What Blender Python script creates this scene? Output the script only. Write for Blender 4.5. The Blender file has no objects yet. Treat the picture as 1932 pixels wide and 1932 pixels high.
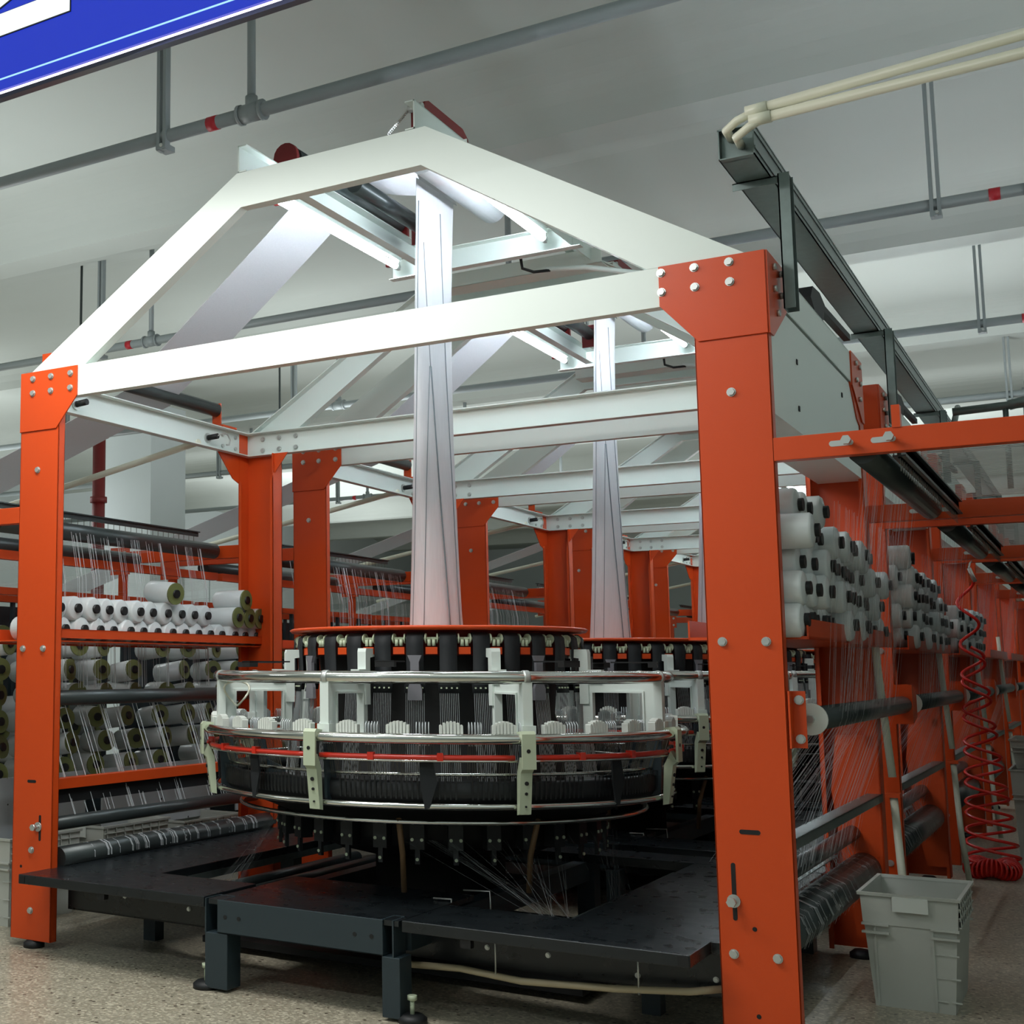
import bpy, math, random
from mathutils import Vector, Matrix
random.seed(7)
C = bpy.context.scene.collection
PI = math.pi
R = math.radians

# ------------------------------------------------------------------ camera, world, lights, exposure
def look():
    y, t, r = R(34.132), R(6.875), R(0.115)
    fw = Vector((-math.sin(y)*math.cos(t), math.cos(y)*math.cos(t), math.sin(t)))
    rt = Vector((math.cos(y), math.sin(y), 0)); up = rt.cross(fw)
    r2 = rt*math.cos(r)+up*math.sin(r); u2 = up*math.cos(r)-rt*math.sin(r)
    m = Matrix((r2, u2, -fw)).transposed().to_4x4(); m.translation = Vector((4.434, -4.702, 1.30))
    return m
cam = bpy.data.cameras.new('camera'); camo = bpy.data.objects.new('camera', cam); C.objects.link(camo)
cam.sensor_width = 36; cam.lens = 2456.9/1932*36; cam.shift_x = (966-430.95)/1932; cam.clip_end = 200
camo.matrix_world = look(); bpy.context.scene.camera = camo
W = bpy.data.worlds.new('hall_air'); bpy.context.scene.world = W; W.use_nodes = True
W.node_tree.nodes['Background'].inputs[0].default_value = (.75, .85, 1, 1)
W.node_tree.nodes['Background'].inputs[1].default_value = 0.3
vs = bpy.context.scene.view_settings
vs.view_transform = 'Standard'; vs.look = 'None'; vs.gamma = 1; vs.use_curve_mapping = False; vs.exposure = 0.0
def area(name, loc, target, sx, sy, power, col=(1, .97, .93)):
    l = bpy.data.lights.new(name, 'AREA'); l.shape = 'RECTANGLE'; l.size = sx; l.size_y = sy; l.energy = power; l.color = col
    o = bpy.data.objects.new(name, l); C.objects.link(o); o.location = loc
    o.rotation_euler = (Vector(target)-Vector(loc)).to_track_quat('-Z', 'Y').to_euler(); return o
area('sign_tube', (1.35, -1.16, 3.485), (1.5, -.80, 1.5), 3.0, .05, 80, (1, .98, .95))
def fill_pair(x, y, down, up, z=4.3, zu=2.9, L=2.4):   # added fill lights without fittings: one shines down, one up at the ceiling
    if down: area('fill_light', (x, y, z), (x, y, 0), L, .25, down, (.93, .98, 1))
    if up: area('fill_light', (x, y, zu), (x, y, 9), L, 2.0, up, (.93, .98, 1))
for x, y, dn, up in ((-5.5, -3.5, 45, 90), (.3, -5.5, 75, 150), (6.5, -5.0, 0, 165), (-3.6, 2.8, 30, 70), (-3.6, 9.5, 0, 100), (-3.6, 17, 0, 110), (-10, 2, 110, 110), (-10.5, 9, 110, 110), (-10, 20, 0, 220), (-13, 13, 60, 40), (-12, 25, 110, 90), (0, 31, 110, 90), (1.8, 11, 0, 110), (1.8, 20, 0, 160), (7.4, 3, 0, 85), (7.4, 10, 0, 100), (7.4, 18, 0, 110)):
    fill_pair(x, y, dn, up)

# ------------------------------------------------------------------ materials
def lin(h):
    h = h.lstrip('#'); v = [int(h[i:i+2], 16)/255 for i in (0, 2, 4)]
    return tuple((c/12.92 if c <= .04045 else ((c+.055)/1.055)**2.4) for c in v)+(1,)
def mat(name, col, rough=.5, metal=0, bump=0, bscale=300, var=0, vscale=8, spec=.5, coat=0, trans=0, alpha=1, noise_rough=0):
    m = bpy.data.materials.new(name); m.use_nodes = True; n = m.node_tree.nodes; l = m.node_tree.links
    b = n['Principled BSDF']; c = lin(col); b.inputs['Base Color'].default_value = c
    b.inputs['Roughness'].default_value = rough; b.inputs['Metallic'].default_value = metal
    b.inputs['Specular IOR Level'].default_value = spec; b.inputs['Coat Weight'].default_value = coat
    b.inputs['Alpha'].default_value = alpha
    tc = n.new('ShaderNodeTexCoord')
    if bump:
        t = n.new('ShaderNodeTexNoise'); t.inputs['Scale'].default_value = bscale; t.inputs['Detail'].default_value = 3
        bu = n.new('ShaderNodeBump'); bu.inputs['Strength'].default_value = bump; bu.inputs['Distance'].default_value = .002
        l.new(tc.outputs['Object'], t.inputs['Vector']); l.new(t.outputs['Fac'], bu.inputs['Height']); l.new(bu.outputs['Normal'], b.inputs['Normal'])
    if var:
        t = n.new('ShaderNodeTexNoise'); t.inputs['Scale'].default_value = vscale; t.inputs['Detail'].default_value = 5
        mx = n.new('ShaderNodeMix'); mx.data_type = 'RGBA'
        mx.inputs[6].default_value = tuple(x*(1-var) for x in c[:3])+(1,); mx.inputs[7].default_value = tuple(min(1, x*(1+var)) for x in c[:3])+(1,)
        l.new(tc.outputs['Object'], t.inputs['Vector']); l.new(t.outputs['Fac'], mx.inputs[0]); l.new(mx.outputs[2], b.inputs['Base Color'])
        if noise_rough:
            mr = n.new('ShaderNodeMapRange'); mr.inputs[3].default_value = max(.05, rough-noise_rough); mr.inputs[4].default_value = rough+noise_rough
            l.new(t.outputs['Fac'], mr.inputs[0]); l.new(mr.outputs[0], b.inputs['Roughness'])
    if trans:
        o = n['Material Output']; tr = n.new('ShaderNodeBsdfTranslucent'); tr.inputs[0].default_value = c
        ms = n.new('ShaderNodeMixShader'); ms.inputs[0].default_value = trans
        l.new(b.outputs[0], ms.inputs[1]); l.new(tr.outputs[0], ms.inputs[2]); l.new(ms.outputs[0], o.inputs[0])
    return m
def emis(name, col, s, base='#101010'):
    m = bpy.data.materials.new(name); m.use_nodes = True; b = m.node_tree.nodes['Principled BSDF']
    b.inputs['Base Color'].default_value = lin(base); b.inputs['Roughness'].default_value = .6; b.inputs['Emission Color'].default_value = lin(col); b.inputs['Emission Strength'].default_value = s
    return m
M = dict(
 orange=mat('orange_powder_coat', '#CC4817', .36, spec=.38, bump=.12, bscale=420, var=.05, vscale=3),
 white=mat('white_machine_paint', '#DCE6E0', .4, bump=.10, bscale=350, var=.02, vscale=4),
 pale=mat('pale_grey_plastic', '#D5DAD3', .45, var=.03),
 green=mat('pale_green_enamel', '#B9C4A9', .4),
 chrome=mat('polished_steel', '#D8D8D2', .13, metal=1, var=.04, vscale=20),
 steel=mat('zinc_plated_steel', '#C4C8C4', .35, metal=.7),
 galv=mat('galvanised_sheet', '#76827F', .38, metal=.75, var=.18, vscale=25),
 rubber=mat('black_rubber', '#15181A', .55),
 belt=mat('black_woven_belt', '#11161A', .7, bump=.2, bscale=200),
 roller=mat('dark_anodised_roller', '#3D4444', .33, metal=.35, var=.15, vscale=12),
 rollersil=mat('silver_roller', '#B7BBBD', .35, metal=.5, var=.1, vscale=10),
 deck=mat('black_deck_paint', '#161B1E', .3, var=.35, vscale=14, bump=.1, bscale=60, noise_rough=.12),
 slate=mat('dark_slate_paint', '#27343A', .45, bump=.1, bscale=300),
 black=mat('matt_black', '#0B0C0D', .6),
 wire=mat('heddle_wire', '#6E6C60', .35, metal=.6),
 whitewire=mat('bright_wire', '#D2D8DA', .3, metal=.4),
 yarn=mat('white_tape_yarn', '#E4EAEA', .24, var=.03, vscale=60, spec=.7, trans=.12),
 core=mat('black_bobbin_core', '#0C0D0E', .45),
 flange=mat('olive_bobbin_flange', '#6A7142', .45),
 pvc=mat('cream_conduit', '#D8D8C4', .35, var=.04),
 pipe=mat('grey_painted_pipe', '#8C9494', .45, var=.06, vscale=5),
 redband=mat('red_band', '#B5202C', .5), darkred=mat('dark_red_paint', '#6E1414', .5),
 wall=mat('white_wall_panel', '#C4CCCC', .8, var=.03, vscale=2),
 crate=mat('translucent_white_crate', '#C9CCC4', .5, var=.06, vscale=6, trans=.15),
 hosered=mat('red_polyurethane_hose', '#E01C10', .25, spec=.7),
 beige=mat('beige_hose', '#B7A98B', .5, var=.1), brown=mat('brown_band', '#5A4328', .7),
 redring=mat('red_tube', '#C92A14', .28, spec=.7),
 smoke=mat('smoky_plastic', '#77777D', .35),
 tube=emis('fluorescent_tube', '#EAF4FF', 70),
 signblue=emis('backlit_blue', '#1838D8', .75), signwhite=emis('backlit_white', '#F2FCFF', 1.15), led=emis('led_strip', '#F6E9FF', 6), ledblue=emis('blue_led_line', '#A6DCFF', 1.2),
 navy=mat('navy_trim', '#141836', .35),
)
def tape_mat(name, alpha, col='#E6ECEE'):
    m = mat(name, col, .25, spec=.8, trans=.2, alpha=alpha); return m
M['tape'] = tape_mat('clear_flat_tape', .55); M['tape2'] = tape_mat('bright_flat_tape', .85)
def fabric_mat():
    m = bpy.data.materials.new('woven_fabric'); m.use_nodes = True; n = m.node_tree.nodes; l = m.node_tree.links
    b = n['Principled BSDF']; b.inputs['Roughness'].default_value = .38
    tc = n.new('ShaderNodeTexCoord'); mp = n.new('ShaderNodeMapping'); mp.inputs['Scale'].default_value = (60, 60, 2.5)
    t = n.new('ShaderNodeTexNoise'); t.inputs['Scale'].default_value = 3; t.inputs['Detail'].default_value = 4
    mx = n.new('ShaderNodeMix'); mx.data_type = 'RGBA'; mx.inputs[6].default_value = (.66, .68, .70, 1); mx.inputs[7].default_value = (.88, .90, .92, 1)
    l.new(tc.outputs['Object'], mp.inputs[0]); l.new(mp.outputs[0], t.inputs['Vector']); l.new(t.outputs['Fac'], mx.inputs[0]); l.new(mx.outputs[2], b.inputs['Base Color'])
    tr = n.new('ShaderNodeBsdfTranslucent'); tr.inputs[0].default_value = (.75, .77, .82, 1)
    tp = n.new('ShaderNodeBsdfTransparent'); a = n.new('ShaderNodeMixShader'); a.inputs[0].default_value = .3
    c = n.new('ShaderNodeMixShader'); c.inputs[0].default_value = .13
    l.new(b.outputs[0], a.inputs[1]); l.new(tr.outputs[0], a.inputs[2]); l.new(a.outputs[0], c.inputs[1]); l.new(tp.outputs[0], c.inputs[2]); l.new(c.outputs[0], n['Material Output'].inputs[0])
    return m
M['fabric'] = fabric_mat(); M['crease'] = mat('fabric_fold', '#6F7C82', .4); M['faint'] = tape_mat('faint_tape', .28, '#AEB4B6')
def floor_mat():
    m = bpy.data.materials.new('terrazzo'); m.use_nodes = True; n = m.node_tree.nodes; l = m.node_tree.links
    b = n['Principled BSDF']; b.inputs['Roughness'].default_value = .33; b.inputs['Specular IOR Level'].default_value = .5
    tc = n.new('ShaderNodeTexCoord')
    v = n.new('ShaderNodeTexVoronoi'); v.inputs['Scale'].default_value = 90; v.inputs['Randomness'].default_value = 1
    r = n.new('ShaderNodeValToRGB'); e = r.color_ramp.elements
    e[0].color = lin('#9C9684'); e[0].position = 0; e[1].color = lin('#B8B19C'); e[1].position = 1
    for p, c in ((.25, '#AAA390'), (.5, '#938D7B'), (.75, '#C4BDA8'), (.9, '#ABA591')):
        q = e.new(p); q.color = lin(c)
    r.color_ramp.interpolation = 'CONSTANT'
    sp = n.new('ShaderNodeSeparateColor'); l.new(tc.outputs['Object'], v.inputs['Vector']); l.new(v.outputs['Color'], sp.inputs[0]); l.new(sp.outputs[0], r.inputs[0])
    v2 = n.new('ShaderNodeTexVoronoi'); v2.inputs['Scale'].default_value = 26; l.new(tc.outputs['Object'], v2.inputs['Vector'])
    lt = n.new('ShaderNodeMath'); lt.operation = 'LESS_THAN'; lt.inputs[1].default_value = .2; l.new(v2.outputs['Distance'], lt.inputs[0])
    s2 = n.new('ShaderNodeSeparateColor'); l.new(v2.outputs['Color'], s2.inputs[0])
    g = n.new('ShaderNodeMath'); g.operation = 'GREATER_THAN'; g.inputs[1].default_value = .55; l.new(s2.outputs[1], g.inputs[0])
    mu = n.new('ShaderNodeMath'); mu.operation = 'MULTIPLY'; l.new(lt.outputs[0], mu.inputs[0]); l.new(g.outputs[0], mu.inputs[1])
    mx = n.new('ShaderNodeMix'); mx.data_type = 'RGBA'; l.new(mu.outputs[0], mx.inputs[0]); l.new(r.outputs[0], mx.inputs[6]); mx.inputs[7].default_value = lin('#4A4238')
    l.new(mx.outputs[2], b.inputs['Base Color'])
    return m
M['floor'] = floor_mat()
M['ceiling'] = mat('painted_concrete', '#B4BAB4', .85, bump=.15, bscale=40, var=.035, vscale=1.2)
def board_mat():
    m = mat('perforated_guide_board', '#A9ADAE', .4); n = m.node_tree.nodes; l = m.node_tree.links; b = n['Principled BSDF']
    tc = n.new('ShaderNodeTexCoord'); v = n.new('ShaderNodeTexVoronoi'); v.inputs['Scale'].default_value = 14; v.inputs['Randomness'].default_value = .25
    lt = n.new('ShaderNodeMath'); lt.operation = 'LESS_THAN'; lt.inputs[1].default_value = .2
    mx = n.new('ShaderNodeMix'); mx.data_type = 'RGBA'; mx.inputs[6].default_value = lin('#A9ADAE'); mx.inputs[7].default_value = lin('#141414')
    l.new(tc.outputs['Object'], v.inputs['Vector']); l.new(v.outputs['Distance'], lt.inputs[0]); l.new(lt.outputs[0], mx.inputs[0]); l.new(mx.outputs[2], b.inputs['Base Color'])
    return m
M['board'] = board_mat()

# ------------------------------------------------------------------ mesh helpers
class MB:
    def __init__(s): s.v = []; s.f = []; s.sm = []
    def add(s, vs_, fs, smooth=False):
        b = len(s.v); s.v += [tuple(v) for v in vs_]
        for f in fs: s.f.append(tuple(i+b for i in f)); s.sm.append(smooth)
        return s
    def box(s, a, b):
        (x0, y0, z0), (x1, y1, z1) = a, b
        return s.add([(x0,y0,z0),(x1,y0,z0),(x1,y1,z0),(x0,y1,z0),(x0,y0,z1),(x1,y0,z1),(x1,y1,z1),(x0,y1,z1)],
              [(0,3,2,1),(4,5,6,7),(0,1,5,4),(1,2,6,5),(2,3,7,6),(3,0,4,7)])
    def tube(s, pts, r, n=10, closed=False, cap=True, rs=None, smooth=True):
        pts = [Vector(p) for p in pts]; k = len(pts); base = len(s.v); up = None
        for i, p in enumerate(pts):
            if closed: t = pts[(i+1) % k]-pts[i-1]
            else: t = pts[min(i+1, k-1)]-pts[max(i-1, 0)]
            t.normalize()
            if up is None:
                a = Vector((0, 0, 1)) if abs(t.z) < .9 else Vector((1, 0, 0)); up = t.cross(a).normalized()
            up = (up-t*up.dot(t)).normalized(); w = t.cross(up); rr = rs[i] if rs else r
            for j in range(n):
                g = 2*PI*j/n; s.v.append(tuple(p+(up*math.cos(g)+w*math.sin(g))*rr))
        for i in range(k if closed else k-1):
            for j in range(n):
                a = base+i*n+j; b = base+i*n+(j+1) % n; c = base+((i+1) % k)*n+(j+1) % n; d = base+((i+1) % k)*n+j
                s.f.append((a, b, c, d)); s.sm.append(smooth)
        if cap and not closed:
            s.f.append(tuple(base+j for j in range(n))[::-1]); s.sm.append(False)
            s.f.append(tuple(base+(k-1)*n+j for j in range(n))); s.sm.append(False)
        return s
    def cyl(s, a, b, r, n=16, r2=None): return s.tube([a, b], r, n, rs=[r, r if r2 is None else r2])
    def ring(s, c, r, t, z, n=72, m=10, a0=None, a1=None):
        if a0 is None: return s.tube([(c[0]+r*math.cos(2*PI*i/n), c[1]+r*math.sin(2*PI*i/n), z) for i in range(n)], t, m, closed=True)
        return s.tube([(c[0]+r*math.cos(a0+(a1-a0)*i/n), c[1]+r*math.sin(a0+(a1-a0)*i/n), z) for i in range(n+1)], t, m)
    def lathe(s, prof, n=40, c=(0, 0), smooth=True, closed=False):
        b = len(s.v); k = len(prof)
        for r, z in prof:
            for j in range(n): g = 2*PI*j/n; s.v.append((c[0]+r*math.cos(g), c[1]+r*math.sin(g), z))
        for i in range(k if closed else k-1):
            for j in range(n):
                i2 = (i+1) % k
                s.f.append((b+i*n+j, b+i*n+(j+1) % n, b+i2*n+(j+1) % n, b+i2*n+j)); s.sm.append(smooth)
        return s
    def prism(s, poly, axis, a, b):
        n = len(poly)
        def P(u, v, w):
            return {'x': (w, u, v), 'y': (u, w, v), 'z': (u, v, w)}[axis]
        s.add([P(u, v, a) for u, v in poly]+[P(u, v, b) for u, v in poly],
              [tuple(range(n)), tuple(range(2*n-1, n-1, -1))]+[(i, i+n, (i+1) % n+n, (i+1) % n) for i in range(n)])
        return s
    def strip(s, a, b, w, d=(0, 1, 0)):
        a, b, d = Vector(a), Vector(b), Vector(d).normalized()*w/2
        return s.add([a-d, a+d, b+d, b-d], [(0, 1, 2, 3)])
    def xf(s, m, start=0):
        for i in range(start, len(s.v)): s.v[i] = tuple(m @ Vector(s.v[i]))
        return s
    def mesh(s, name, m):
        me = bpy.data.meshes.new(name); me.from_pydata(s.v, [], s.f); me.polygons.foreach_set('use_smooth', s.sm)
        ms = m if isinstance(m, (list, tuple)) else [m]
        for q in ms: me.materials.append(M[q])
        me.validate(); me.update(); return me
def fixn(me):
    import bmesh
    b = bmesh.new(); b.from_mesh(me); bmesh.ops.recalc_face_normals(b, faces=b.faces); b.to_mesh(me); b.free()
def obj(name, mb, m, parent=None, kind=None, label=None, loc=None, bev=0):
    me = mb if isinstance(mb, bpy.types.Mesh) else mb.mesh(name, m)
    if not isinstance(mb, bpy.types.Mesh): fixn(me)
    o = bpy.data.objects.new(name, me); C.objects.link(o)
    if parent: o.parent = parent
    if kind: o['kind'] = kind
    if label: o['label'] = label
    if loc: o.location = loc
    if bev:
        q = o.modifiers.new('bevel', 'BEVEL'); q.width = bev; q.segments = 2; q.limit_method = 'ANGLE'
    return o
def tag(o, label, cat, group=None):
    o['label'] = label; o['category'] = cat
    if group: o['group'] = group
    return o
def empty(name, label, cat, loc=(0, 0, 0), rz=0, group=None):
    o = bpy.data.objects.new(name, None); C.objects.link(o); o.location = loc; o.rotation_euler = (0, 0, rz); o.empty_display_size = .1
    return tag(o, label, cat, group)
def dup(root, loc, label, rz=None, only=None):
    def cp(o, par):
        c = o.copy(); C.objects.link(c)
        if par: c.parent = par
        for ch in list(o.children):
            if only is None or o is not root or only(ch): cp(ch, c)
        return c
    r = cp(root, None); r.location = loc; r['label'] = label
    if rz is not None: r.rotation_euler = (0, 0, rz)
    return r
NUM = ['first', 'second', 'third', 'fourth', 'fifth', 'sixth', 'seventh', 'eighth', 'ninth', 'tenth', 'eleventh', 'twelfth', 'thirteenth', 'fourteenth', 'fifteenth', 'sixteenth', 'seventeenth', 'eighteenth', 'nineteenth', 'twentieth']
WID, D, PIT, H = 3.509, 2.05, 2.603, 2.76

# ------------------------------------------------------------------ the hall
obj('floor', MB().box((-16, -9, -.1), (9, 40, 0)), 'floor', kind='structure')
ceil = obj('ceiling', MB().box((-16, -9, 5.65), (9, 40, 6.0)), 'ceiling', kind='structure')
b = MB()
def sst(u): return u*u*(3-2*u)
pr = [(-1.6+1.4*k/20, 5.66-.36*(k/20)**6) for k in range(21)]+[(.16, 5.3)]+[(.2+1.2*k/10, 5.36+.30*sst(k/10)**.8) for k in range(11)]
b.prism(pr, 'x', -16, 9); bm_ = b.mesh('beam', 'ceiling'); fixn(bm_)
for k in range(-1, 8): obj('beam', bm_, None, ceil, loc=(0, 4.66+4.33*k, 0))
wl = obj('wall_left', MB().box((-16.2, -9, 0), (-16, 40, 6)), 'wall', kind='structure')
for k in range(16): obj('panel', MB().box((-16, -8.5+k*3, .1), (-15.96, -5.56+k*3, 4.2)), 'wall', wl)
wr = obj('wall_rear', MB().box((-16, 40, 0), (9, 40.2, 6)), 'wall', kind='structure')
obj('wall_right', MB().box((9, -9, 0), (9.2, 40, 6)), 'wall', kind='structure')
obj('wall_front', MB().box((-16, -9.2, 0), (9, -9, 6)), 'wall', kind='structure')
colm = MB().box((-8.55, 11, 0), (-7.65, 11.9, 5.4)); colm.box((-8.56, 10.99, 3.2), (-7.64, 11.91, 3.215))
obj('trim_1', colm, 'wall', kind='structure')
# standing red riser pipe beside the column
t = empty('riser_pipe', 'dark red vertical riser pipe beside the white square column', 'pipe', (-8.0, 9.2, 0))
obj('pipe', MB().cyl((0, 0, 0), (0, 0, 4.65), .09), 'darkred', t)
t.location.x = -7.18
obj('flange', MB().cyl((0, 0, 3.6), (0, 0, 3.68), .12), 'darkred', t); obj('lever', MB().cyl((0, 0, 4.0), (.5, 0, 4.05), .02), 'steel', t)

# sprinkler pipes along x
def sprinkler(y, xs, label, r=.042, z=4.6):
    t = empty('sprinkler_pipe', label, 'pipe', (0, y, z), group='grey sprinkler pipes hung below the ceiling')
    obj('pipe', MB().cyl((-15.9, 0, 0), (8.9, 0, 0), r, 14), 'pipe', t)
    for x in xs:
        h = MB(); h.box((x-.035, -.05, -.1), (x-.012, .0, 5.66-z)); h.box((x+.012, -.05, -.1), (x+.035, .0, 5.66-z)); h.box((x-.036, -.055, -.095), (x+.036, .05, -.06))
        hh = obj('hanger', h, 'pipe', t)
        obj('bolt', MB().cyl((x+.01, -.065, -.075), (x+.01, -.05, -.075), .012, 6), 'steel', hh)
        obj('drop_pipe', MB().cyl((x+.64, 0, .03), (x+.64, 0, 5.66-z), .026, 12), 'pipe', t)
        c = MB().cyl((x+.57, 0, 0), (x+.71, 0, 0), r*1.35, 14); c.cyl((x+.64, 0, 0), (x+.64, 0, .1), .038, 12); c.cyl((x+.555, 0, 0), (x+.575, 0, 0), r*1.5, 14); c.cyl((x+.71, 0, 0), (x+.73, 0, 0), r*1.5, 14)
        obj('tee_coupling', c, 'pipe', t)
        obj('colour_band', MB().cyl((x+.33, 0, 0), (x+.40, 0, 0), r*1.06, 14), 'redband', t, label='red band')
    return t
HX = [-7.95, -4.1, -.27, 3.58, 7.4]
sprinkler(1.53, [x+.0 for x in HX], 'grey sprinkler pipe crossing above the front loom just below the blue sign')
sprinkler(5.54, HX, 'grey sprinkler pipe behind the first ceiling beam with double strut hangers')
sprinkler(9.41, HX, 'grey sprinkler pipe behind the second ceiling beam')
sprinkler(13.3, HX, 'thin looking grey sprinkler pipe behind the third ceiling beam')
sprinkler(17.4, HX, 'far grey sprinkler pipe near the end of the hall')
for i, y in enumerate((6.6, 10.6, 15)):
    o = obj('threaded_rod', MB().cyl((-4.45, y-1.0, 3.9), (-4.45, y-1.0, 5.66), .014, 6), 'roller')
    tag(o, 'thin dark threaded rod hanging from the ceiling left of the gable, %s from the front' % NUM[i], 'rod')

# ------------------------------------------------------------------ blue sign, upper left
t = empty('light_box_sign', 'large backlit blue overhead sign with white lettering and a glowing lower edge', 'sign', (1.337, -1.2, 3.497))
obj('box', MB().box((-3.2, .02, .006), (1.62, .035, 1.0)), 'navy', t)
obj('face', MB().box((-3.2, 0, .038), (1.62, .02, 1.0)), 'signblue', t)
obj('trim', MB().box((-3.2, -.006, 0), (1.62, .02, .017)), 'navy', t)
obj('light_edge', MB().box((-3.2, -.003, .0175), (1.62, .016, .028)), 'led', t)
obj('light_line', MB().box((-3.2, -.002, .078), (1.62, 0, .084)), 'ledblue', t)
def letter(polys, nm):
    g = MB(); bk = MB()
    for p in polys:
        p = [(4.434+(u-4.434)*1.094-1.337, w_*1.094) for u, w_ in p]
        cx = sum(q[0] for q in p)/len(p); cz = sum(q[1] for q in p)/len(p)
        g.prism(p, 'y', -.008, 0)
        bk.prism([(q[0]+(.0045 if q[0] > cx else -.0045), q[1]+(.0045 if q[1] > cz else -.0045)) for q in p], 'y', -.004, 0)
    l = obj(nm, g, 'signwhite', t, label='white character stroke'); obj('outline', bk, 'black', l)
letter([[(1.0, .237), (1.603, .237), (1.603, .318), (1.0, .318)]], 'letter')
letter([[(1.02, .345), (1.27, .345), (1.36, .375), (1.44, .40), (1.45, .60), (1.02, .60)]], 'letter')
letter([[(1.47, .375), (1.52, .41), (1.60, .41), (1.60, .60), (1.465, .60)]], 'letter')
for x in (-2.4, -.4, 1.2): obj('suspension_rod', MB().cyl((x, .035, 1.0), (x, .035, 2.1), .006, 8), 'steel', t)

# ------------------------------------------------------------------ loom frame (gantry)
def bolt_mesh(r=.015, h=.013):
    b = MB().cyl((0, 0, 0), (0, -h, 0), r, 6); b.cyl((0, 0, 0), (0, -.003, 0), r*1.25, 12); me = b.mesh('bolt', 'steel'); fixn(me); return me
BOLT = bolt_mesh()
BOLTX = MB().cyl((0, 0, 0), (.013, 0, 0), .014, 6).mesh('bolt', 'steel'); fixn(BOLTX)
def bolts(parent, pts, me=None, sc=.86):
    for p in pts: obj('bolt', me or BOLT, None, parent, loc=p).scale = (sc, sc, sc)
def mx_(p): return [(WID-u, v) for u, v in p]
def band_channel(outer, inner, yw, yf, th=.006):
    m = MB(); n = len(outer)
    for i in range(n-1):
        m.prism([outer[i], outer[i+1], inner[i+1], inner[i]], 'y', min(yw, yw+(th if yf > yw else -th)), max(yw, yw+(th if yf > yw else -th)))
    for path, sg in ((outer, 1), (inner, -1)):
        for i in range(n-1):
            a, b = Vector(path[i]), Vector(path[i+1]); d = (b-a).normalized(); nn = Vector((-d.y, d.x))*-.006*sg
            e = .001 if yf > yw else -.001; m.prism([tuple(a+nn*.02), tuple(b+nn*.02), tuple(b+nn), tuple(a+nn)], 'y', min(yw+e, yf), max(yw+e, yf))
    return m
fr = empty('loom_gantry', 'orange and white gabled steel frame of the nearest circular loom', 'machine frame', (0, 0, 0), group='gabled loom frames in a row')
def channel_post(x0, yw, yf):
    m = MB(); x1 = x0+.25; s = .006 if yf > yw else -.006
    ya, yb = sorted((yw, yw+s)); m.box((x0, ya, .035), (x1, yb, H))
    ya, yb = sorted((yw, yf))
    lo, hi = (H, H) if yf < 1 else ((H, 2.611) if x0 < 1 else (2.611, H))
    m.box((x0, ya, .035), (x0+.006, yb, lo)); m.box((x1-.006, ya, .035), (x1, yb, hi))
    l0, l1 = sorted((yf, yf-s))
    m.box((x0, l0, .035), (x0+.02, l1, H-.3)); m.box((x1-.02, l0, .035), (x1, l1, H-.3))
    return m
def slot(cx, cz, w, h, y=-.0012):
    n = 8; r = min(w, h)/2; pts = []
    for k in range(2*n):
        g = 2*PI*k/(2*n); ex, ez = math.cos(g)*r, math.sin(g)*r
        pts.append((cx+ex+(w/2-r)*(1 if math.cos(g) > 0 else -1), cz+ez+(h/2-r)*(1 if math.sin(g) > 0 else -1)))
    return MB().prism(pts, 'y', y, 0.001)
pl = obj('post', channel_post(0, 0, .046), 'orange', fr, bev=.002); prr = obj('post', channel_post(WID-.25, 0, .046), 'orange', fr, bev=.002)
pbl = obj('post', channel_post(0, 2.058, 1.95), 'orange', fr); pbr = obj('post', channel_post(WID-.25, 2.058, 1.95), 'orange', fr)
for p_, x0 in ((pl, 0), (prr, WID-.25)):
    obj('foot', MB().lathe([(0, 0), (.05, 0), (.05, .02), (.03, .036), (0, .036)], 20, (x0+.125, .03)), 'rubber', p_, label='black rubber foot')
for p_, x0 in ((pbl, 0), (pbr, WID-.25)):
    obj('foot', MB().lathe([(0, 0), (.05, 0), (.05, .02), (.03, .036), (0, .036)], 20, (x0+.125, 2.0)), 'rubber', p_, label='black rubber foot')
bolts(pl, [(.045, 0, 1.396), (.175, 0, 1.396), (.118, 0, 2.267), (.125, 0, .448), (.125, 0, .17)])
bolts(prr, [(3.311, 0, 1.397), (3.454, 0, 1.396), (3.377, 0, 2.268), (3.305, 0, .352), (3.444, 0, .353)])
for p_, ss in ((pl, [(.118, .767, .055, .014), (.175, .553, .014, .12), (.06, .368, .014, .014)]), (prr, [(3.373, .757, .068, .016), (3.314, .557, .015, .19), (3.375, .44, .015, .015), (3.376, .159, .015, .015)])):
    for s_ in ss: obj('slot', slot(*s_), 'black', p_)
for x, z in ((.165, .558), (3.312, .526)):
    q = MB().cyl((x, 0, z), (x, -.006, z), .022, 14); q.cyl((x, 0, z), (x, -.03, z), .009, 10); q.cyl((x, -.028, z), (x, -.045, z), .016, 6)
    obj('adjusting_bolt', q, 'steel', pl if x < 1 else prr)
GP = [(0, H), (.366, H), (.366, 2.612), (.235, 2.463), (0, 2.463)]
g1 = obj('gusset_plate', MB().prism(GP, 'y', -.007, 0), 'orange', fr, bev=.001); g2 = obj('gusset_plate', MB().prism(mx_(GP), 'y', -.007, 0), 'orange', fr, bev=.001)
bolts(g1, [(x, -.007, z) for x in (.082, .2, .325) for z in (2.724, 2.652)]); bolts(g2, [(x, -.007, z) for x in (3.39, 3.27, 3.152) for z in (2.735, 2.663)])
SP = [(0, H), (.30, H), (.30, 2.60), (.06, 2.463), (0, 2.463)]
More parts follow.
